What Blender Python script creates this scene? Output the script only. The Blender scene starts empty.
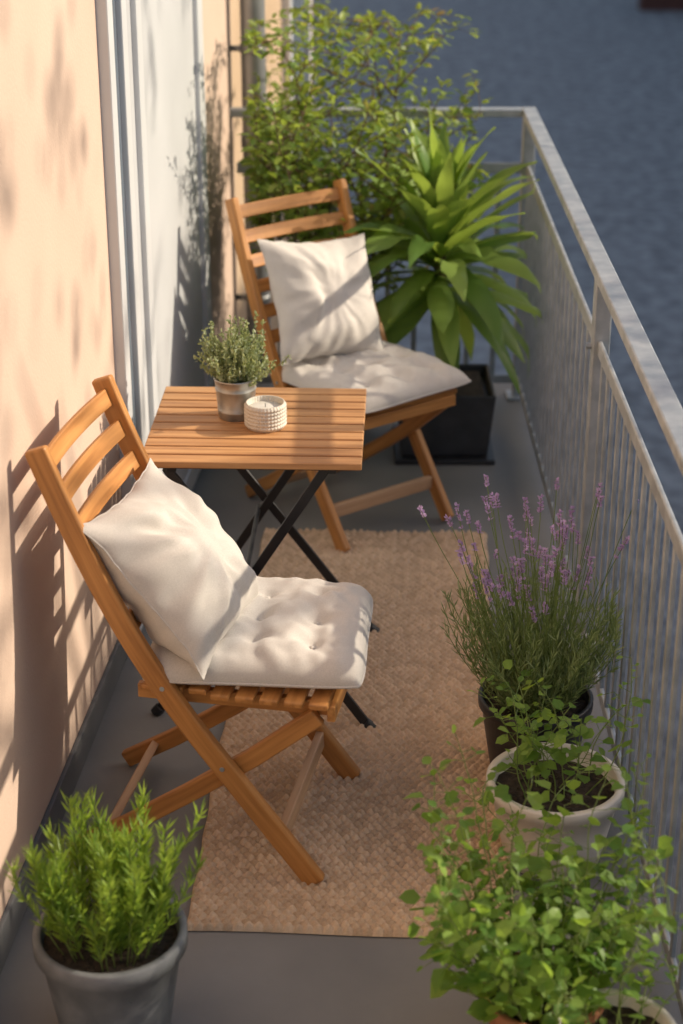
import bpy, math, random
import numpy as np
from mathutils import Vector, Matrix, noise
random.seed(11)
R=random.random
def U(a,b): return a+(b-a)*random.random()
V=Vector

# ---------------------------------------------------------------- materials
def _nodes(name):
    m=bpy.data.materials.new(name); m.use_nodes=True
    nt=m.node_tree; return m,nt,nt.nodes['Principled BSDF'],nt.nodes['Material Output']
def nmat(name,c1,c2,scale=5,rough=.6,metal=0,bump=0,bscale=60,stretch=(1,1,1),coord='Object',rough2=None,detail=5,bdist=.002,c3=None,lo=.3,hi=.7,spec=.5,sheen=0):
    m,nt,b,o=_nodes(name); N=nt.nodes; L=nt.links
    if coord=='gc':
        a=N.new('ShaderNodeAttribute'); a.attribute_name='gc'; src=a.outputs['Vector']
    else:
        a=N.new('ShaderNodeTexCoord'); src=a.outputs['Object']
    mp=N.new('ShaderNodeMapping'); mp.inputs['Scale'].default_value=stretch; L.new(src,mp.inputs['Vector'])
    n=N.new('ShaderNodeTexNoise'); n.inputs['Scale'].default_value=scale; n.inputs['Detail'].default_value=detail
    L.new(mp.outputs['Vector'],n.inputs['Vector'])
    r=N.new('ShaderNodeValToRGB'); r.color_ramp.elements[0].position=lo; r.color_ramp.elements[1].position=hi
    r.color_ramp.elements[0].color=(*c1,1); r.color_ramp.elements[1].color=(*c2,1)
    if c3: e=r.color_ramp.elements.new((lo+hi)/2); e.color=(*c3,1)
    L.new(n.outputs['Fac'],r.inputs['Fac']); L.new(r.outputs['Color'],b.inputs['Base Color'])
    b.inputs['Roughness'].default_value=rough; b.inputs['Metallic'].default_value=metal
    b.inputs['Specular IOR Level'].default_value=spec
    if sheen: b.inputs['Sheen Weight'].default_value=sheen
    if rough2 is not None:
        mr=N.new('ShaderNodeMapRange'); mr.inputs['From Min'].default_value=.3; mr.inputs['From Max'].default_value=.7
        mr.inputs['To Min'].default_value=rough; mr.inputs['To Max'].default_value=rough2
        L.new(n.outputs['Fac'],mr.inputs['Value']); L.new(mr.outputs['Result'],b.inputs['Roughness'])
    if bump:
        n2=N.new('ShaderNodeTexNoise'); n2.inputs['Scale'].default_value=bscale; n2.inputs['Detail'].default_value=4
        L.new(mp.outputs['Vector'],n2.inputs['Vector'])
        bp=N.new('ShaderNodeBump'); bp.inputs['Strength'].default_value=bump; bp.inputs['Distance'].default_value=bdist
        L.new(n2.outputs['Fac'],bp.inputs['Height']); L.new(bp.outputs['Normal'],b.inputs['Normal'])
    return m
def leafmat(name,c1,c2,trans=.35,rough=.45,tc=None,c3=None):
    m,nt,b,o=_nodes(name); N=nt.nodes; L=nt.links
    g=N.new('ShaderNodeNewGeometry')
    r=N.new('ShaderNodeValToRGB'); r.color_ramp.elements[0].color=(*c1,1); r.color_ramp.elements[1].color=(*c2,1)
    if c3: e=r.color_ramp.elements.new(.93); e.color=(*c2,1); r.color_ramp.elements[-1].color=(*c3,1)
    L.new(g.outputs['Random Per Island'],r.inputs['Fac']); L.new(r.outputs['Color'],b.inputs['Base Color'])
    b.inputs['Roughness'].default_value=rough; b.inputs['Specular IOR Level'].default_value=.35
    t=N.new('ShaderNodeBsdfTranslucent')
    hs=N.new('ShaderNodeMixRGB'); hs.blend_type='MIX'; hs.inputs['Fac'].default_value=.6
    hs.inputs['Color2'].default_value=(*(tc or (c2[0]*1.9,c2[1]*1.7,c2[2]*.8)),1)
    L.new(r.outputs['Color'],hs.inputs['Color1']); L.new(hs.outputs['Color'],t.inputs['Color'])
    mx=N.new('ShaderNodeMixShader'); mx.inputs['Fac'].default_value=trans
    L.new(b.outputs['BSDF'],mx.inputs[1]); L.new(t.outputs['BSDF'],mx.inputs[2]); L.new(mx.outputs['Shader'],o.inputs['Surface'])
    return m

M={}
M['wood']=nmat('oiled_wood',(.34,.14,.037),(.63,.30,.09),1.0,.40,0,.25,3,(55,55,3.2),'gc',.52,6,.001,c3=(.51,.225,.062))
M['wood2']=nmat('table_wood',(.36,.17,.065),(.66,.37,.16),1.0,.48,0,.25,3,(55,55,3.2),'gc',.6,6,.001,c3=(.53,.27,.11))
M['wood3']=nmat('light_wood',(.44,.26,.145),(.62,.41,.25),1.0,.5,0,.25,3,(55,55,3.2),'gc',.6,6,.001)
M['linen']=nmat('linen',(.55,.51,.46),(.66,.615,.56),420,.92,0,.6,800,detail=8,bdist=.0012,spec=.15,sheen=.2)
M['linen2']=nmat('linen_grey',(.60,.555,.50),(.69,.645,.59),420,.92,0,.6,800,detail=8,bdist=.0012,spec=.15,sheen=.2)
M['black']=nmat('black_steel',(.012,.012,.014),(.022,.022,.025),20,.4,0,.1,200)
M['galv']=nmat('galvanised_steel',(.35,.38,.40),(.50,.53,.55),22,.40,.5,.08,90,rough2=.56,detail=8)
M['pipe']=nmat('zinc_pipe',(.26,.27,.28),(.38,.39,.39),8,.45,.6,.08,60)
M['zinc']=nmat('zinc_pot',(.38,.38,.36),(.58,.58,.55),30,.35,.85,.15,120,rough2=.55)
M['floor']=nmat('floor_paint',(.155,.155,.155),(.245,.243,.238),2.2,.5,0,.25,40,rough2=.75,detail=12)
M['skirt']=nmat('skirting_paint',(.12,.125,.13),(.16,.165,.17),6,.6,0,.2,40)
M['wall']=nmat('peach_render',(.585,.44,.35),(.66,.505,.405),1.6,.92,0,.4,110,detail=11,bdist=.0025,spec=.2)
M['wallfar']=nmat('ochre_render',(.48,.35,.23),(.56,.42,.29),4,.92,0,.4,120,detail=9,bdist=.003,spec=.2)
M['white']=nmat('white_frame',(.60,.61,.62),(.68,.69,.70),4,.4,0,.05,60)
M['panel']=nmat('door_panel',(.50,.51,.52),(.60,.61,.62),2,.5,0,.1,40)
M['glass']=nmat('dark_glass',(.13,.16,.19),(.18,.21,.25),3,.12,0)
M['asphalt']=nmat('asphalt',(.22,.215,.21),(.41,.40,.385),6,.9,0,.3,30,detail=15,bdist=.006,lo=.36,hi=.64)
M['darkpot']=nmat('anthracite_pot',(.03,.032,.036),(.055,.057,.062),12,.55,0,.2,80)
M['blackpot']=nmat('black_plastic',(.018,.018,.02),(.03,.03,.033),12,.4,0,.1,80)
M['greypot']=nmat('concrete_pot',(.12,.13,.14),(.20,.21,.22),18,.7,0,.3,160,detail=9)
M['cream']=nmat('cream_pot',(.62,.59,.53),(.72,.69,.63),10,.45,0,.1,80)
M['terra']=nmat('terracotta',(.34,.13,.06),(.48,.21,.11),10,.8,0,.3,80)
M['soil']=nmat('soil',(.012,.009,.006),(.06,.042,.028),60,.95,0,1,90,detail=8,bdist=.01)
M['stem']=nmat('green_stem',(.12,.19,.04),(.21,.28,.08),30,.6)
M['bark']=nmat('bark',(.09,.055,.03),(.18,.115,.07),30,.85,0,.6,60)
M['rosemary']=leafmat('rosemary_leaf',(.09,.20,.035),(.32,.46,.085),.4)
M['lavleaf']=leafmat('lavender_leaf',(.13,.20,.09),(.28,.36,.18),.35)
M['lavflower']=leafmat('lavender_flower',(.36,.24,.46),(.64,.48,.70),.35,tc=(.75,.55,.85))
M['herb']=leafmat('herb_leaf',(.07,.18,.035),(.28,.44,.09),.5)
M['shrub']=leafmat('shrub_leaf',(.07,.15,.03),(.30,.40,.09),.45,c3=(.34,.20,.12))
M['drac']=leafmat('dracaena_leaf',(.11,.22,.05),(.32,.45,.11),.4,.35)
M['thyme']=leafmat('thyme_leaf',(.22,.28,.15),(.44,.50,.33),.35)
M['candle']=nmat('ceramic',(.60,.55,.46),(.72,.67,.58),30,.6,0,.2,60)
M['wax']=nmat('wax',(.75,.72,.66),(.8,.77,.7),30,.4)
M['opp']=nmat('shade_building_render',(.50,.47,.43),(.57,.53,.48),2,.9,0,.3,60)
M['brick']=nmat('brick_wall',(.10,.04,.03),(.18,.07,.05),6,.9,0,.3,30)

def rugmat():
    m,nt,b,o=_nodes('jute_weave'); N=nt.nodes; L=nt.links
    a=N.new('ShaderNodeAttribute'); a.attribute_name='cell'
    tc=N.new('ShaderNodeTexCoord'); n=N.new('ShaderNodeTexNoise'); n.inputs['Scale'].default_value=260; n.inputs['Detail'].default_value=6
    L.new(tc.outputs['Object'],n.inputs['Vector'])
    n3=N.new('ShaderNodeTexNoise'); n3.inputs['Scale'].default_value=3; n3.inputs['Detail'].default_value=3; L.new(tc.outputs['Object'],n3.inputs['Vector'])
    ad=N.new('ShaderNodeMath'); ad.operation='ADD'; L.new(a.outputs['Fac'],ad.inputs[0]); L.new(n.outputs['Fac'],ad.inputs[1])
    ad2=N.new('ShaderNodeMath'); ad2.operation='ADD'; L.new(ad.outputs[0],ad2.inputs[0]); L.new(n3.outputs['Fac'],ad2.inputs[1])
    mr=N.new('ShaderNodeMapRange'); mr.inputs['From Min'].default_value=.6; mr.inputs['From Max'].default_value=2.2; L.new(ad2.outputs[0],mr.inputs['Value'])
    r=N.new('ShaderNodeValToRGB'); r.color_ramp.elements[0].color=(.44,.305,.195,1); r.color_ramp.elements[1].color=(.80,.61,.43,1)
    L.new(mr.outputs[0],r.inputs['Fac']); L.new(r.outputs['Color'],b.inputs['Base Color'])
    b.inputs['Roughness'].default_value=.95; b.inputs['Specular IOR Level'].default_value=.1
    bp=N.new('ShaderNodeBump'); bp.inputs['Strength'].default_value=.6; bp.inputs['Distance'].default_value=.0015
    L.new(n.outputs['Fac'],bp.inputs['Height']); L.new(bp.outputs['Normal'],b.inputs['Normal'])
    return m
M['rug']=rugmat()

# ---------------------------------------------------------------- mesh builder
class MB:
    def __init__(s): s.v=[];s.f=[];s.m=[];s.g=[]
    def add(s,vs,fs,m=0,g=None):
        o=len(s.v); s.v+=[tuple(v) for v in vs]; s.f+=[tuple(i+o for i in f) for f in fs]; s.m+=[m]*len(fs)
        s.g+= [tuple(x) for x in (g if g else vs)]
    def obj(s,name,mats,parent=None,smooth=False,bevel=0,sub=0,seg=2):
        me=bpy.data.meshes.new(name); me.from_pydata(s.v,[],s.f); me.update()
        for k in mats: me.materials.append(M[k])
        me.polygons.foreach_set('material_index',s.m)
        me.polygons.foreach_set('use_smooth',[smooth]*len(s.f))
        at=me.attributes.new('gc','FLOAT_VECTOR','POINT'); at.data.foreach_set('vector',np.array(s.g,dtype=np.float32).ravel())
        ob=bpy.data.objects.new(name,me); bpy.context.collection.objects.link(ob)
        if parent: ob.parent=parent
        if bevel:
            b=ob.modifiers.new('b','BEVEL'); b.width=bevel; b.segments=seg; b.limit_method='ANGLE'; b.angle_limit=.6; b.harden_normals=False
        if sub:
            b=ob.modifiers.new('s','SUBSURF'); b.levels=sub; b.render_levels=sub
        return ob
    def box(s,c,sz,m=0,rot=None,long=None):
        c=V(c); h=[x/2 for x in sz]; 
        if long is None: long=max(range(3),key=lambda i:sz[i])
        off=V((U(0,9),U(0,9),U(0,9))); vs=[];g=[]
        oth=[i for i in range(3) if i!=long]
        for x in(-1,1):
            for y in(-1,1):
                for z in(-1,1):
                    p=V((x*h[0],y*h[1],z*h[2])); g.append(V((p[oth[0]],p[oth[1]],p[long]))+off)
                    if rot: p=rot@p
                    vs.append(c+p)
        s.add(vs,[(0,1,3,2),(4,6,7,5),(0,4,5,1),(2,3,7,6),(0,2,6,4),(1,5,7,3)],m,g)
    def sweep(s,pts,side,hw,hd,m=0):
        pts=[V(p) for p in pts]; side=V(side).normalized(); off=V((U(0,9),U(0,9),U(0,9))); vs=[];g=[];fs=[];L=0
        for i,p in enumerate(pts):
            t=(pts[min(i+1,len(pts)-1)]-pts[max(i-1,0)]).normalized(); n=side.cross(t).normalized()
            if i: L+=(p-pts[i-1]).length
            for a,b in((-1,-1),(1,-1),(1,1),(-1,1)):
                vs.append(p+side*a*hw+n*b*hd); g.append(V((a*hw,b*hd,L))+off)
        for i in range(len(pts)-1):
            o=i*4
            for k in range(4): fs.append((o+k,o+(k+1)%4,o+4+(k+1)%4,o+4+k))
        e=(len(pts)-1)*4; fs+=[(3,2,1,0),(e,e+1,e+2,e+3)]
        s.add(vs,fs,m,g)
    def tube(s,pts,r,seg=5,m=0,cap=True):
        pts=[V(p) for p in pts]; vs=[];fs=[]
        rr=r if isinstance(r,(list,tuple)) else [r]*len(pts)
        for i,p in enumerate(pts):
            t=(pts[min(i+1,len(pts)-1)]-pts[max(i-1,0)]).normalized()
            a=V((0,0,1)) if abs(t.z)<.9 else V((1,0,0)); u=t.cross(a).normalized(); w=t.cross(u)
            for k in range(seg):
                q=2*math.pi*k/seg; vs.append(p+(u*math.cos(q)+w*math.sin(q))*rr[i])
        for i in range(len(pts)-1):
            o=i*seg
            for k in range(seg): fs.append((o+k,o+(k+1)%seg,o+seg+(k+1)%seg,o+seg+k))
        if cap: fs+=[tuple(range(seg))[::-1],tuple(range((len(pts)-1)*seg,len(pts)*seg))]
        s.add(vs,fs,m)
    def lathe(s,prof,seg=48,m=0,c=(0,0,0),rib=0,nrib=0):
        vs=[];fs=[]; c=V(c)
        for (r,z) in prof:
            for k in range(seg):
                q=2*math.pi*k/seg; r2=r*(1+rib*math.cos(nrib*q)); vs.append(c+V((r2*math.cos(q),r2*math.sin(q),z)))
        for i in range(len(prof)-1):
            o=i*seg
            for k in range(seg): fs.append((o+k,o+(k+1)%seg,o+seg+(k+1)%seg,o+seg+k))
        fs.append(tuple(range(seg))[::-1]); fs.append(tuple(range((len(prof)-1)*seg,len(prof)*seg)))
        s.add(vs,fs,m)
    def leaf(s,p,d,n,L,W,m=0,fold=.25,curl=.2,w1=.85,w2=.8,t1=.28,t2=.65):
        d=d.normalized(); sd=d.cross(n)
        if sd.length<1e-4: sd=d.cross(V((1,.3,.2)))
        sd.normalize(); n2=sd.cross(d)
        def sp(t): return p+d*L*t-n2*curl*L*t*t
        def of(t,w,k): return sp(t)+sd*k*W*.5*w+n2*fold*W*.5*w
        vs=[p,sp(t1),of(t1,w1,1),of(t1,w1,-1),sp(t2),of(t2,w2,1),of(t2,w2,-1),sp(1)]
        s.add(vs,[(0,3,1),(0,1,2),(1,3,6,4),(1,4,5,2),(4,6,7),(4,7,5)],m)
    def needle(s,p,d,n,L,W,m=0):
        d=d.normalized(); sd=d.cross(n)
        if sd.length<1e-4: sd=V((1,0,0))
        sd.normalize()
        s.add([p,p+d*L*.45+sd*W*.5,p+d*L,p+d*L*.45-sd*W*.5],[(0,1,2,3)],m)
def empty(name,loc,rz=0):
    e=bpy.data.objects.new(name,None); e.empty_display_size=.1; e.location=loc; e.rotation_euler=(0,0,math.radians(rz))
    bpy.context.collection.objects.link(e); return e
def rdir(el0=-90,el1=90):
    a=U(0,2*math.pi); e=math.radians(U(el0,el1)); return V((math.cos(e)*math.cos(a),math.cos(e)*math.sin(a),math.sin(e)))

# ---------------------------------------------------------------- ground, balcony slab, building
mb=MB(); mb.add([(-150,-150,-3.2),(150,-150,-3.2),(150,200,-3.2),(-150,200,-3.2)],[(0,1,2,3)]); mb.obj('ground',['asphalt'])
mb=MB(); mb.box((-.02,2.6,-.1),(1.56,8.2,.2)); mb.obj('balcony_floor',['floor'],bevel=.006)

TH=-math.degrees(math.atan(.083)); WX=-.722
B=empty('apartment_building',(WX,3.0,0),TH)
mb=MB()
mb.box((-.2,-3.0,1.4),(.4,9.0,9.2)); mb.box((-.2,2.25,4.0),(.4,1.5,4.0)); mb.box((-.2,2.25,-1.6),(.4,1.5,3.19))
mb.obj('facade_wall',['wall'],B)
mb=MB(); mb.box((-.2,3.4,1.4),(.4,.8,9.2)); mb.obj('facade_wall_pier',['wall'],B)
mb=MB(); mb.box((-.215,5.4,1.4),(.4,3.2,9.2)); mb.obj('facade_wall_end',['wallfar'],B)
mb=MB(); mb.box((.006,-2.0,.045),(.012,7.0,.09)); mb.box((.006,3.3,.045),(.012,.6,.09)); mb.obj('skirting',['skirt'],B,bevel=.003)
mb=MB(); mb.box((0,5.6,1.3),(.05,.09,2.2)); mb.box((0,6.5,1.3),(.05,.09,2.2)); mb.box((0,6.05,.2),(.09,1.0,.05)); mb.box((-.01,6.05,1.3),(.02,.8,2.2),1); mb.obj('neighbour_window',['white','glass'],B)
D=empty('balcony_door',(WX,3.0,0),TH)
mb=MB()
def st(s0,s1,x1,m,z0=.02,z1=2.0): mb.box(((x1-.06)/2,(s0+s1)/2,(z0+z1)/2),(x1+.06,s1-s0,z1-z0),m)
st(1.5,1.56,.030,0); st(1.56,1.72,.004,2); st(1.72,1.78,.020,0); st(1.78,1.90,.006,1); st(1.90,1.97,.022,0)
st(1.97,2.90,.008,1,.10); st(2.90,3.0,.024,0); st(1.97,2.90,.016,0,.02,.10)
mb.obj('door_frame',['white','panel','glass'],D,bevel=.004)
P=empty('drain_pipe',(-.325,6.74,0))
mb=MB(); mb.tube([(0,0,-3.2),(0,0,6)],.046,24)
for z in(-1,.9,2.2): mb.tube([(0,0,z),(0,0,z+.05)],.052,24)
for z in(.3,1.25): mb.tube([(0,0,z),(0,0,z+.03)],.050,24); mb.box((-.05,0,z+.015),(.1,.012,.02))
mb.obj('pipe',['pipe'],P,smooth=False)
for p in bpy.data.objects['pipe'].data.polygons: p.use_smooth=len(p.vertices)==4

# ---------------------------------------------------------------- railing
RA=empty('balcony_railing',(0,0,0))
XR=.672; YE=6.5; xl=-.40
mb=MB()
mb.box((XR,2.75,1.085),(.05,7.5,.03)); mb.box(((XR-.025+xl)/2,YE-.025,1.085),((XR-.025-xl),.05,.028))
mb.box((XR,2.74,.885),(.012,7.44,.04)); mb.box((XR,2.74,.075),(.012,7.44,.035))
mb.box(((XR+xl)/2,YE-.03,.885),(XR-xl-.04,.012,.04)); mb.box(((XR+xl)/2,YE-.03,.075),(XR-xl-.04,.012,.035))
for y in(6.475,4.47,2.47,.5): mb.box((XR+.003,y,.535),(.045,.045,1.069)); mb.box((XR+.003,y,.006),(.09,.09,.012))
mb.obj('rails',['galv'],RA,bevel=.004)
mb=MB(); y=6.475-.1
while y>-.9:
    if min(abs(y-a) for a in(6.475,4.47,2.47,.5))>.035: mb.box((XR,y,.479),(.010,.020,.80))
    y-=.1
x=XR-.1
while x>xl:
    mb.box((x,YE-.03,.479),(.02,.010,.80)); x-=.1
mb.obj('balusters',['galv'],RA,bevel=.002)
mb=MB()
for y in(6.475,4.47,2.47,.5):
    for z in(.885,.075):
        mb.tube([(XR-.034,y,z),(XR-.02,y,z)],.009,6)
mb.obj('bolts',['galv'],RA)

# ---------------------------------------------------------------- rug
def rug():
    W,Lr=.712,2.06; rs=.0036; nx=int(W/rs); ny=int(Lr/rs)
    xs=np.linspace(0,W,nx); ys=np.linspace(0,Lr,ny); X,Y=np.meshgrid(xs,ys)
    cx,cy=.0215,.0155
    rng=np.random.RandomState(3); tab=rng.rand(400,400)
    row=np.floor(Y/cy); ri=row.astype(int)%400
    xo=X/cx+.5*(row%2)+.06*np.sin(Y*9+1)+.16*(tab[7,ri]-.5)
    fy=(Y/cy)%1
    h=np.abs(np.sin(np.pi*(xo+ .34*(fy-.5)*np.where(row%2,1,-1))))**.8*np.sin(np.pi*fy)**.8
    cell=tab[(np.floor(xo)%400).astype(int),ri]
    edge=np.minimum.reduce([X,W-X,Y,Lr-Y]); ef=np.clip(edge/.008,0,1)**.5
    h=h*(.75+.5*cell)
    wav=.0025*np.sin(X*5+1)*np.sin(Y*2.3)
    Z=(.003+.016*h)*ef+.001+np.maximum(wav,0)
    Xd=X+.003*np.sin(Y*7)+.002*np.sin(Y*31); Yd=Y+.003*np.sin(X*11)
    v=np.stack([Xd,Yd,Z],-1).reshape(-1,3)
    idx=np.arange(nx*ny).reshape(ny,nx); f=np.stack([idx[:-1,:-1],idx[:-1,1:],idx[1:,1:],idx[1:,:-1]],-1).reshape(-1,4)
    me=bpy.data.meshes.new('jute_rug'); me.from_pydata(v.tolist(),[],f.tolist()); me.materials.append(M['rug'])
    a=me.attributes.new('cell','FLOAT','POINT'); a.data.foreach_set('value',cell.ravel().astype(np.float32))
    me.polygons.foreach_set('use_smooth',[True]*len(f))
    o=bpy.data.objects.new('jute_rug',me); bpy.context.collection.objects.link(o)
    o.location=(-.338,3.17,.002); o.rotation_euler=(0,0,math.radians(-2.4))
rug()

# ---------------------------------------------------------------- cushions
def grid_solid(fn_top,fn_bot,n=64):
    vs=[];fs=[]
    ss=[math.sin(math.pi/2*(2*i/n-1)) for i in range(n+1)]
    idt={};idb={}
    for j,v in enumerate(ss):
        for i,u in enumerate(ss):
            idt[i,j]=len(vs); vs.append(fn_top(u,v))
    for j,v in enumerate(ss):
        for i,u in enumerate(ss):
            if i in(0,n) or j in(0,n): idb[i,j]=idt[i,j]
            else: idb[i,j]=len(vs); vs.append(fn_bot(u,v))
    for j in range(n):
        for i in range(n):
            fs.append((idt[i,j],idt[i+1,j],idt[i+1,j+1],idt[i,j+1])); fs.append((idb[i,j],idb[i,j+1],idb[i+1,j+1],idb[i+1,j]))
    return vs,fs
def seat_cushion(parent,loc,a,b,T,mat,seed,rz=0,name='seat_cushion'):
    tu=[-.52,0,.52]
    def out(u,v):
        k=.025; return (a*u*(1-k*(1-v*v))*(1-.05*abs(v)**6), b*v*(1-k*(1-u*u))*(1-.05*abs(u)**6))
    def prof(u,v): return max(0,(1-abs(u)**5))**.5*max(0,(1-abs(v)**5))**.5
    def top(u,v):
        x,y=out(u,v); h=prof(u,v)
        d=0
        for p in tu:
            for q in tu:
                r2=(u-p)**2+(v-q)**2; d+=.36*math.exp(-r2/.012)+.18*math.exp(-r2/.06)
        cr=0
        for p in tu:
            cr+=.055*math.exp(-((u-p)/.07)**2)+.055*math.exp(-((v-p)/.07)**2)
        nz=noise.noise(V((u*2.5+seed,v*2.5,seed)))*.26+noise.noise(V((u*7+seed,v*7,seed)))*.13
        return (x,y,T*h*(1-.8*min(d,1.0)*.8-cr+nz))
    def bot(u,v):
        x,y=out(u,v); return (x,y,-T*.32*prof(u,v))
    vs,fs=grid_solid(top,bot,72)
    mb=MB(); mb.add(vs,fs)
    for p in tu:
        for q in tu:
            x,y,z=top(p,q); mb.lathe([(.001,.006),(.006,.005),(.008,.002),(.007,0)][::-1],12,0,(x,y,z-.001))
    n=60; pts=[]
    for k in range(4*n):
        s=k/n; i=int(s); t=(s-i)*2-1
        u,v=[(t,-1),(1,t),(-t,1),(-1,-t)][i]; x,y=out(u,v); pts.append((x,y,0))
    pts.append(pts[0]); mb.tube(pts,.003,6)
    o=mb.obj(name,[mat],parent,smooth=True); o.location=loc; o.rotation_euler=(0,0,math.radians(rz)); return o
def pillow(parent,loc,tilt,roll,a,T,mat,seed,name='throw_pillow',yaw=0):
    def out(u,v):
        k=.11; return (a*u*(1-k*(1-v*v)), a*v*(1-k*(1-u*u)))
    def prof(u,v): return max(0,(1-abs(u)**2.4))**.62*max(0,(1-abs(v)**2.4))**.62
    def mk(sgn):
        def f(u,v):
            x,y=out(u,v); h=prof(u,v)*T*(1+.18*(-v))
            r=math.hypot(u,v); an=math.atan2(v,u)
            wr=noise.noise(V((math.cos(an)*4+seed,math.sin(an)*4,r*1.2+sgn)))*.28*r*h
            w2=noise.noise(V((u*1.6+seed,v*1.6,sgn*3+seed)))*.30*h
            fold=.24*h*math.sin(9*(u*.8+v*.35)+3*noise.noise(V((u*2,v*2,seed))))*max(0,noise.noise(V((u*1.3+5,v*1.3,seed)))+.25)
            e=.004*noise.noise(V((u*6,v*6,seed)))
            return (x+e,y+e,sgn*(h+wr+w2+fold)+.010*noise.noise(V((u*2.2,v*2.2,seed+9))))
        return f
    vs,fs=grid_solid(mk(1),mk(-1),72)
    mb=MB(); mb.add(vs,fs)
    n=60; pts=[]
    for k in range(4*n):
        s=k/n; i=int(s); t=(s-i)*2-1
        u,v=[(t,-1),(1,t),(-t,1),(-1,-t)][i]; q=mk(1)(u,v); pts.append(q)
    pts.append(pts[0]); mb.tube(pts,.0022,5)
    o=mb.obj(name,[mat],parent,smooth=True)
    Rm=Matrix(((0,0,1),(1,0,0),(0,1,0))).to_4x4()
    o.matrix_local=Matrix.Translation(loc)@Matrix.Rotation(math.radians(yaw),4,'Z')@Matrix.Rotation(-math.radians(tilt),4,'Y')@Rm@Matrix.Rotation(math.radians(roll),4,'Z')
    return o

# ---------------------------------------------------------------- chair
def chair(loc,rz,hw):
    E=empty('folding_chair',loc,rz)
    S=[(.275,.013),(.18,.14),(.082,.272),(-.012,.400),(-.092,.525),(-.160,.65),(-.217,.772),(-.268,.893),(-.312,1.01)]
    def cr(P,k=4):
        o=[]
        for i in range(len(P)-1):
            p0=P[max(i-1,0)];p1=P[i];p2=P[i+1];p3=P[min(i+2,len(P)-1)]
            for j in range(k):
                t=j/k; o.append(tuple(.5*((2*p1[a])+(-p0[a]+p2[a])*t+(2*p0[a]-5*p1[a]+4*p2[a]-p3[a])*t*t+(-p0[a]+3*p1[a]-3*p2[a]+p3[a])*t**3) for a in(0,1)))
        o.append(P[-1]); return o
    C=cr(S)
    def at(z):
        for i in range(len(C)-1):
            if C[i][1]<=z<=C[i+1][1]:
                t=(z-C[i][1])/(C[i+1][1]-C[i][1]); x=C[i][0]+t*(C[i+1][0]-C[i][0]); return x,math.atan2(C[i+1][0]-C[i][0],C[i+1][1]-C[i][1])
        return C[-1][0],-.36
    mb=MB()
    for s in(-1,1): mb.sweep([(x,s*hw,z) for x,z in C],(0,1,0),.0125,.0245)
    mb.obj('stiles',['wood'],E,bevel=.006,seg=3)
    mb=MB()
    for s in(-1,1):
        y=s*(hw-.028); mb.sweep([(.275,y,.425),(.13,y,.305),(-.02,y,.195),(-.165,y,.095),(-.295,y,.016)],(0,1,0),.011,.0215)
    mb.obj('cross_legs',['wood'],E,bevel=.005,seg=3)
    mb=MB()
    for s in(-1,1): mb.box((.082,s*(hw-.052),.435),(.43,.02,.034),0)
    mb.box((.305,0,.438),(.018,2*hw-.03,.038)); mb.obj('seat_frame',['wood'],E,bevel=.003)
    mb=MB()
    for i in range(8): mb.box((-.098+i*.054,0,.461),(.042,2*hw-(.03 if i<3 else -.004),.015))
    mb.obj('seat_slats',['wood'],E,bevel=.004)
    mb=MB()
    for i in range(6):
        z=.60+i*.0735; x,a=at(z); n=10; pts=[]
        for k in range(n+1):
            y=(-1+2*k/n)*(hw-.011); pts.append((x-.012*(1-(y/hw)**2),y,z))
        side=V((math.sin(a),0,math.cos(a)))
        mb.sweep(pts,side,.021,.0065)
    mb.obj('back_slats',['wood'],E,bevel=.003)
    mb=MB()
    x,a=at(.12); mb.box((x,0,.12),(.02,2*hw-.02,.042),0,Matrix.Rotation(a+.6,3,'Y'))
    mb.box((-.222,0,.062),(.02,2*hw-.07,.042),0,Matrix.Rotation(.5,3,'Y')); mb.obj('stretchers',['wood3'],E,bevel=.003)
    mb=MB()
    for s in(-1,1):
        for (x,z) in((.068,.290),(-.06,.477)):
            mb.tube([(x,s*(hw+.010),z),(x,s*(hw+.0145),z)],.0055,12)
    mb.obj('pivot_bolts',['galv'],E)
    return E
C1=chair((-.283,3.60,0),-11,.220)
C2=chair((.012,5.40,0),-53,.210)
def mkc(E,*args,kind='s',**k):
    ob=(seat_cushion if kind=='s' else pillow)(None,*args,**k)
    bpy.context.view_layer.update(); ob.matrix_world=E.matrix_world@ob.matrix_basis; return ob
mkc(C1,(.102,.020,.492),.244,.230,.070,'linen',3.1,7)
mkc(C2,(.105,.020,.489),.236,.230,.060,'linen2',8.3,3)
mkc(C1,(-.078,-.035,.678),40,-2,.208,.106,'linen',1.7,kind='p',yaw=-3)
mkc(C2,(-.075,-.028,.712),28,-7,.20,.088,'linen2',6.2,kind='p',yaw=0)

# ---------------------------------------------------------------- table
T=empty('bistro_table',(-.217,4.39,0),-2.0)
mb=MB(); n=10; w=.0475; gp=(.545-n*w)/(n-1)
for i in range(n): mb.box((0,-.2725+w/2+i*(w+gp),.691),(.553,w,.018))
mb.obj('top_slats',['wood2'],T,bevel=.003)
mb=MB()
for x in(-.2,.2): mb.box((x,0,.672),(.025,.50,.018))
mb.box((0,-.235,.675),(.50,.018,.012)); mb.box((0,.235,.675),(.50,.018,.012))
def leg(p0,p1): mb.sweep([p0,p1],(0,1,0),.006,.012)
for (y0,y1) in((-.235,-.37),(.235,.16)):
    leg((-.215,y0,.67),(.300,y1,.01)); mb.tube([(.29,y1,.022),(.312,y1,.004)],.015,10)
for (y0,y1) in((-.215,-.31),(.215,.13)):
    leg((.19,y0,.67),(-.25,y1,.01)); mb.tube([(-.245,y1,.022),(-.26,y1,.004)],.015,10)
mb.tube([(-.02,-.27,.375),(-.02,.2,.375)],.007,8)
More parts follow.
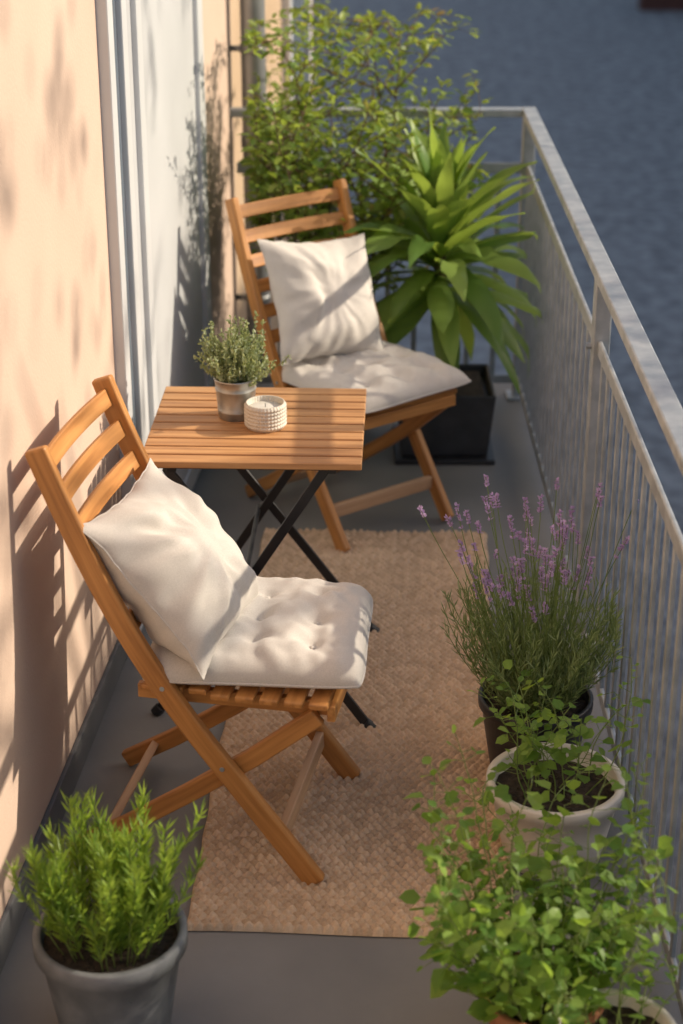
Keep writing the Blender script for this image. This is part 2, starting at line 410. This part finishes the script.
mb.tube([(-.215,-.23,.662),(-.215,.23,.662)],.008,8); mb.tube([(.19,-.21,.662),(.19,.21,.662)],.008,8)
mb.obj('steel_frame',['black'],T,bevel=.002)

# ---------------------------------------------------------------- table items
def potobj(E,prof,mat,soil_r,soil_z,seg=48,**k):
    mb=MB(); mb.lathe(prof,seg,**k); o=mb.obj('pot',[mat],E,smooth=True,bevel=0)
    mb=MB(); n=28; vs=[(0,0,soil_z+.006)];fs=[]
    for j in range(1,7):
        for i in range(n):
            q=2*math.pi*i/n; r=soil_r*j/6; vs.append((r*math.cos(q),r*math.sin(q),soil_z+U(-.004,.006)))
    for i in range(n): fs.append((0,1+i,1+(i+1)%n))
    for j in range(5):
        for i in range(n): o_=1+j*n; fs.append((o_+i,o_+n+i,o_+n+(i+1)%n,o_+(i+1)%n))
    mb.add(vs,fs)
    for _ in range(40):
        a=U(0,6.28); r=soil_r*.92*math.sqrt(R()); c=V((r*math.cos(a),r*math.sin(a),soil_z+.004)); s=U(.003,.008)*max(.5,soil_r/.13)
        mb.add([c+V((s,0,0)),c+V((0,s,0)),c+V((-s,0,0)),c+V((0,-s,0)),c+V((0,0,s))],[(0,1,4),(1,2,4),(2,3,4),(3,0,4)])
    mb.obj('soil',['soil'],E); return o
def prof(rb,rt,h,th=.006,rim=.0,rimh=.02):
    return [(rb*.96,0),(rb,.004),(rb+(rt-rb)*.5,h*.5),(rt-(rt-rb)*rimh/h,h-rimh),(rt+rim,h-rimh+.002),(rt+rim,h-.003),(rt+rim-.003,h),(rt-th,h),(rt-th-.002,h-.004),(rt-th-.004,h*.75)]
E=empty('potted_thyme',(-.277,4.44,.7))
potobj(E,[(.044,0),(.046,.002),(.048,.02),(.0495,.022),(.048,.024),(.053,.078),(.0545,.08),(.053,.082),(.055,.105),(.0575,.107),(.0575,.111),(.055,.112),(.053,.108),(.05,.085)],'zinc',.05,.09)
mb=MB()
for _ in range(150):
    d=rdir(20,88); d.z=max(d.z,.45); d.normalize(); p=V((U(-.035,.035),U(-.035,.035),.092)); L=U(.10,.20)*(1-.3*math.hypot(d.x,d.y))
    pts=[p]; q=p.copy(); dd=d.copy()
    for k in range(6):
        dd=(dd+V((U(-.2,.2),U(-.2,.2),U(.0,.22)))).normalized(); q=q+dd*L/6; pts.append(q.copy())
        for _ in range(9):
            mb.leaf(pts[-2].lerp(q,R()),(dd*.5+rdir()).normalized(),rdir(),U(.008,.014),U(.005,.009),0)
    mb.tube(pts,.0009,3,1)
mb.obj('foliage',['thyme','stem'],E)
E=empty('candle_holder',(-.197,4.365,.7))
mb=MB(); pr=[(.046,0),(.050,.003)]
for i in range(6): z=.006+i*.0098; pr+=[(.051,z),(.0545,z+.003),(.0545,z+.0065),(.051,z+.0095)]
pr+=[(.050,.068),(.047,.068),(.046,.064),(.045,.05)]
mb.lathe(pr,160,rib=.016,nrib=36); mb.obj('bowl',['candle'],E,smooth=True)
mb=MB(); mb.lathe([(.044,.03),(.044,.053),(.042,.055),(.01,.054)],40); mb.tube([(0,0,.053),(0,.001,.064)],.001,5,1); mb.obj('candle',['wax','black'],E,smooth=True)

# ---------------------------------------------------------------- rosemary
E=empty('potted_rosemary',(-.447,2.85,0))
potobj(E,prof(.105,.143,.25,.008,.006,.035),'greypot',.13,.22)
mb=MB()
for _ in range(82):
    a=U(0,6.28); r=.095*math.sqrt(R()); p=V((r*math.cos(a),r*math.sin(a),.22)); d=V((math.cos(a)*r*4+U(-.12,.12),math.sin(a)*r*4+U(-.12,.12),1)).normalized()
    L=U(.12,.26); n=10; pts=[p]; q=p.copy(); dd=d.copy()
    for k in range(n):
        dd=(dd+V((U(-.08,.08),U(-.08,.08),.06))).normalized(); q=q+dd*L/n; pts.append(q.copy())
        if k<2: continue
        for j in range(9 if k<n-1 else 13):
            t=R(); pp=pts[-2].lerp(q,t); out=(rdir(-10,40)+dd*U(.8,1.7)).normalized(); mb.needle(pp,out,rdir(),U(.024,.044),U(.0035,.0055),0)
    mb.tube(pts,.0014,3,1)
mb.obj('foliage',['rosemary','stem'],E)

# ---------------------------------------------------------------- lavender
E=empty('potted_lavender',(.47,3.80,0))
potobj(E,prof(.10,.135,.225,.006,.004,.025),'blackpot',.122,.20)
mb=MB()
for _ in range(230):
    a=U(0,6.28); r=.075*math.sqrt(R()); p=V((r*math.cos(a),r*math.sin(a),.20)); d=V((math.cos(a)*r*11+U(-.35,.35),math.sin(a)*r*11+U(-.35,.35),1)).normalized()
    L=U(.14,.34); n=7; pts=[p]; q=p.copy(); dd=d.copy()
    for k in range(n):
        dd=(dd+V((U(-.1,.1),U(-.1,.1),.09))).normalized(); q=q+dd*L/n
        if q.x>.17: q.x=.17
        pts.append(q.copy())
        for j in range(6):
            pp=pts[-2].lerp(q,R()); out=(rdir(-10,50)+dd*U(.8,1.8)).normalized(); mb.needle(pp,out,rdir(),U(.02,.042),U(.0028,.0045),0)
    mb.tube(pts,.0011,3,1)
for _ in range(74):
    a=U(0,6.28); r=.07*math.sqrt(R()); p=V((r*math.cos(a),r*math.sin(a),.25)); d=V((math.cos(a)*r*5+U(-.34,.22),math.sin(a)*r*5+U(-.2,.2),1)).normalized()
    L=U(.26,.5); n=8; pts=[p]; q=p.copy(); dd=d.copy()
    for k in range(n):
        dd=(dd+V((U(-.05,.05),U(-.05,.05),.03))).normalized(); q=q+dd*L/n; pts.append(q.copy())
    mb.tube(pts,.0011,3,1)
    for lev in range(random.choice((3,4,5,6,7))):
        c=q-dd*lev*.0075-(dd*.012 if lev>5 else V((0,0,0)))
        for j in range(5):
            o=rdir(-20,60); mb.leaf(c,(o+dd*.5).normalized(),rdir(),U(.008,.012),.007,2,.5,.1)
mb.obj('foliage',['lavleaf','stem','lavflower'],E)

# ---------------------------------------------------------------- vines / herbs
def herb(E,n,Lr,spread,leafL,up=.8,droop=0,lean=(0,0),leaf='herb',step=.02,r0=.05,name='foliage',z0=.18,floor=.02,dens=1.0,xmin=-9,xmax=9):
    mb=MB()
    for _ in range(n):
        a=U(0,6.28); r=r0*math.sqrt(R()); p=V((r*math.cos(a),r*math.sin(a),z0)); d=V((math.cos(a)*spread*R()+lean[0],math.sin(a)*spread*R()+lean[1],up)).normalized()
        L=U(*Lr); k=int(L/step); q=p.copy(); dd=d.copy(); pts=[p]; ph=U(0,6.28); big=U(.65,1.15)
        for i in range(k):
            dd=(dd+V((U(-.15,.15),U(-.15,.15),U(-.1,.1)-droop*i/k))).normalized()
            if q.x<xmin: dd.x=abs(dd.x)*.4
            if q.x>xmax: dd.x=-abs(dd.x)*.4
            q=q+dd*step
            if q.z<floor: q.z=floor
            pts.append(q.copy()); ph+=2.4
            if i>1 and R()<dens:
                sd=dd.cross(V((.1,.2,1))).normalized(); w=sd.cross(dd)
                for hh in range(2 if R()<.35 else 1):
                    o=(sd*math.cos(ph+hh*3)+w*math.sin(ph+hh*3)+dd*.4).normalized(); pl=q+o*U(.01,.035)
                    mb.tube([q,pl],.0008,3,1,False)
                    l=leafL*U(.4,1.25)*(1-.4*i/k)*big
                    nn=(V((0,0,1))+rdir()*.6).normalized(); o2=(o+V((0,0,U(-.3,.2)))).normalized()
                    mb.leaf(pl,o2,nn,l,l*U(.75,.98),0,U(.05,.4),U(-.1,.4),.95,.82,.3,.68)
        mb.tube(pts,[.0018*(1-.5*i/len(pts)) for i in range(len(pts))],4,1)
    return mb.obj(name,[leaf,'stem'],E)
E=empty('potted_climber',(.482,3.46,0))
potobj(E,prof(.11,.15,.205,.01,.006,.03),'cream',.135,.17)
herb(E,17,(.12,.40),.75,.042,.9,.08,(.08,-.05),dens=.78,xmax=.15,r0=.09)
E=empty('potted_mint',(.385,2.77,0))
potobj(E,prof(.085,.115,.17,.008,.006,.03),'terra',.105,.14)
herb(E,70,(.14,.52),.78,.050,1.0,.08,(-.02,.17),r0=.11,z0=.14,dens=.78,xmin=-.20,xmax=.20)
E=empty('potted_parsley',(.50,2.63,0))
potobj(E,prof(.09,.115,.19,.008,.005,.03),'cream',.105,.16)
herb(E,8,(.1,.24),.8,.034,.8,.15,(-.1,0.3),r0=.07,z0=.16,xmax=.11)

# ---------------------------------------------------------------- dracaena
E=empty('potted_dracaena',(.36,5.98,0))
mb=MB()
def sqpot(mb,a0,a1,h,th=.012):
    def ring(a,z): return [(-a,-a,z),(a,-a,z),(a,a,z),(-a,a,z)]
    rs=[ring(a0,0),ring(a1,h),ring(a1-th,h),ring(a1-th-.005,h*.8)]; vs=sum(rs,[]); fs=[(3,2,1,0)]
    for i in range(3):
        for k in range(4): fs.append((i*4+k,i*4+(k+1)%4,i*4+4+(k+1)%4,i*4+4+k))
    fs.append((12,13,14,15)); mb.add(vs,fs)
sqpot(mb,.150,.172,.23); o=mb.obj('pot',['darkpot'],E,bevel=.006); o.location=(0,0,.018)
mb=MB(); mb.box((0,0,.0),(.27,.27,.02)); o=mb.obj('soil',['soil'],E); o.location=(0,0,.222)
mb=MB(); mb.box((0,-.01,.009),(.35,.36,.018)); mb.obj('saucer',['blackpot'],E,bevel=.005)
mb=MB(); mb.tube([(0,0,.22),(-.005,-.02,.40),(-.02,-.05,.6),(-.03,-.08,.74)],[.03,.026,.024,.02],10,1)
ga=0; ND=84
for i in range(ND):
    ga+=2.39996; t=i/(ND-1); z=.60+.20*t; el=math.radians(-24+108*t**1.1+U(-10,10)); a=ga+U(-.25,.25)
    el=min(el,math.radians(84))
    L=U(.42,.60)*(1-.26*t) ; W=U(.062,.096); base=V((-.03,-.08,z)); d=V((math.cos(el)*math.cos(a),math.cos(el)*math.sin(a),math.sin(el)))
    sd=V((-math.sin(a),math.cos(a),0)); sd=(sd+V((0,0,U(-.35,.35)))).normalized(); ns=12; vs=[]; q=base.copy(); dd=d.copy(); g=.085*U(.2,1.9)*(1.15-.5*t)
    ws=[.38,.5,.68,.85,.97,1,1,.95,.85,.7,.5,.27,.02]
    for k in range(ns+1):
        nn=sd.cross(dd).normalized(); 
        if nn.z<0 and dd.z>0: nn=-nn
        w=W*ws[k]*.5; f=.30*w; wv=.004*math.sin(k*1.3+i)
        for pv in (q+sd*w+nn*(f+wv), q.copy(), q-sd*w+nn*(f-wv)):
            pv.x=min(pv.x,.285); vs.append(pv)
        q=q+dd*L/ns; dd=(dd+V((0,0,-g*(.3+1.6*k/ns)))).normalized()
    fs=[]
    for k in range(ns): o=k*3; fs+=[(o,o+1,o+4,o+3),(o+1,o+2,o+5,o+4)]
    mb.add(vs,fs,0)
mb.obj('leaves',['drac','bark'],E,smooth=True)

# ---------------------------------------------------------------- shrub
E=empty('potted_shrub',(-.03,6.24,0))
potobj(E,prof(.15,.19,.34,.01,.006,.04),'darkpot',.17,.31)
mb=MB()
def branch(p,d,L,r,lev):
    st_=.035; k=max(3,int(L/st_)); q=p.copy(); dd=d.copy(); pts=[p]; ph=U(0,6); sz=U(.8,1.2)
    for i in range(k):
        dd=(dd+V((U(-.16,.16),U(-.16,.16),U(-.12,.10)))).normalized(); q=q+dd*st_
        if q.x<-.26: q.x=-.26+U(0,.02)
        if q.x>.50: dd.x=-abs(dd.x)
        if q.z>1.40: dd.z=-abs(dd.z)*.3
        pts.append(q.copy()); ph+=2.4
        t=i/k
        if lev<2 and i>k*.22 and R()<(.38 if lev==0 else .24):
            sd=rdir(-10,50); branch(q,(dd*.5+sd).normalized(),L*U(.25,.5),r*.5,lev+1)
        if lev>0 or t>.45:
            for _ in range(2):
                o=(rdir(-30,50)+dd*.4).normalized(); l=U(.022,.052)*sz; pl=q+o*.012
                mb.leaf(pl,o,(V((0,0,1))+rdir()*.7).normalized(),l,l*U(.5,.72),0,.25,.25)
    mb.tube(pts,[r*(1-.75*i/len(pts)) for i in range(len(pts))],4,1)
for i in range(21):
    a=U(0,6.28); p=V((.06*math.cos(a),.06*math.sin(a),.31)); d=V((-.42+1.05*(i+R())/21,U(-.30,.15),1)).normalized(); branch(p,d,U(.6,1.15),.006,0)
mb.obj('foliage',['shrub','bark'],E)

# ---------------------------------------------------------------- opposite side of the street
O=empty('shade_building',(13,22,-3.2))  # unseen building, added to keep the low sun off the balcony floor
mb=MB(); mb.box((3,12,5.06),(6,57.4,10.12)); mb.box((2.9,12,10.20),(6.3,57.8,.16)); mb.box((3,-28.7,4.93),(6,23.9,9.86)); mb.obj('walls',['opp'],O)  # roofline shaped for the shade edge; lower end lets sun onto front plants
mb=MB()
for k in range(26):
    for z in(1.6,4.6,7.6):
        y=-38+k*3; mb.box((-.02,y,z),(.06,1.2,1.5),0); mb.box((-.06,y,z),(.04,1.04,1.34),1); mb.box((-.085,y,z),(.03,.05,1.34),0); mb.box((-.07,y,z-.8),(.18,1.35,.06),0)
mb.obj('windows',['white','glass'],O)
S=empty('street_tree',(6.2,5.5,-3.2))
mb=MB(); mb.tube([(0,0,0),(.05,0,2),(0,.05,4.5),(.05,0,6.2)],[.14,.11,.09,.05],10)
for i in range(18):
    a=U(0,6.28); z=U(5.2,8.0); p0=V((.03,0,min(z-.6,6.2))); mb.tube([p0,V((.4*math.cos(a),.9*math.sin(a),z-.2)),V((.7*math.cos(a),1.7*math.sin(a),z+.2))],[.03,.02,.006],6)
mb.obj('trunk',['bark'],S)
mb=MB()
for i in range(34):
    a=U(0,6.28); rr=math.sqrt(R()); c=V((.9*rr*math.cos(a),2.4*rr*math.sin(a),U(6.7,9.0)))
    for j in range(13):
        p=c+rdir()*U(0,.28); l=U(.05,.10); mb.leaf(p,rdir(),rdir(),l,l*.7,0)
mb.obj('crown',['herb'],S)
W_=empty('garden_wall',(0,0,-3.2)); mb=MB(); mb.box((8.6,37.9,.5),(5.0,.4,1.0)); mb.box((8.6,37.9,1.03),(5.1,.5,.06)); mb.obj('brickwork',['brick'],W_)

# ---------------------------------------------------------------- light
el=math.radians(27); az=math.radians(10)
Dv=V((math.cos(el)*math.cos(az),math.cos(el)*math.sin(az),math.sin(el)))
l=bpy.data.lights.new('sun','SUN'); l.energy=5; l.angle=math.radians(.7); l.color=(1,.87,.69)
so=bpy.data.objects.new('sun',l); bpy.context.collection.objects.link(so); so.rotation_euler=Dv.to_track_quat('Z','Y').to_euler()
w=bpy.data.worlds.new('World'); bpy.context.scene.world=w; w.use_nodes=True; nt=w.node_tree
sk=nt.nodes.new('ShaderNodeTexSky'); sk.sky_type='NISHITA'; sk.sun_disc=False; sk.sun_elevation=el; sk.sun_rotation=math.atan2(Dv.x,Dv.y)
sk.dust_density=3.0; sk.ozone_density=.6
nt.links.new(sk.outputs[0],nt.nodes['Background'].inputs['Color']); nt.nodes['Background'].inputs['Strength'].default_value=.15

# ---------------------------------------------------------------- camera
c=bpy.data.cameras.new('camera'); c.sensor_fit='VERTICAL'; c.sensor_height=36; c.lens=63.3; c.clip_end=500; c.clip_start=.05
c.dof.use_dof=True; c.dof.focus_distance=4.2; c.dof.aperture_fstop=2.4
co=bpy.data.objects.new('camera',c); bpy.context.collection.objects.link(co); co.location=(0,0,2.4); co.rotation_euler=(math.radians(66),0,0)
sc=bpy.context.scene; sc.camera=co
sc.view_settings.view_transform='Standard'; sc.view_settings.look='None'; sc.view_settings.exposure=0
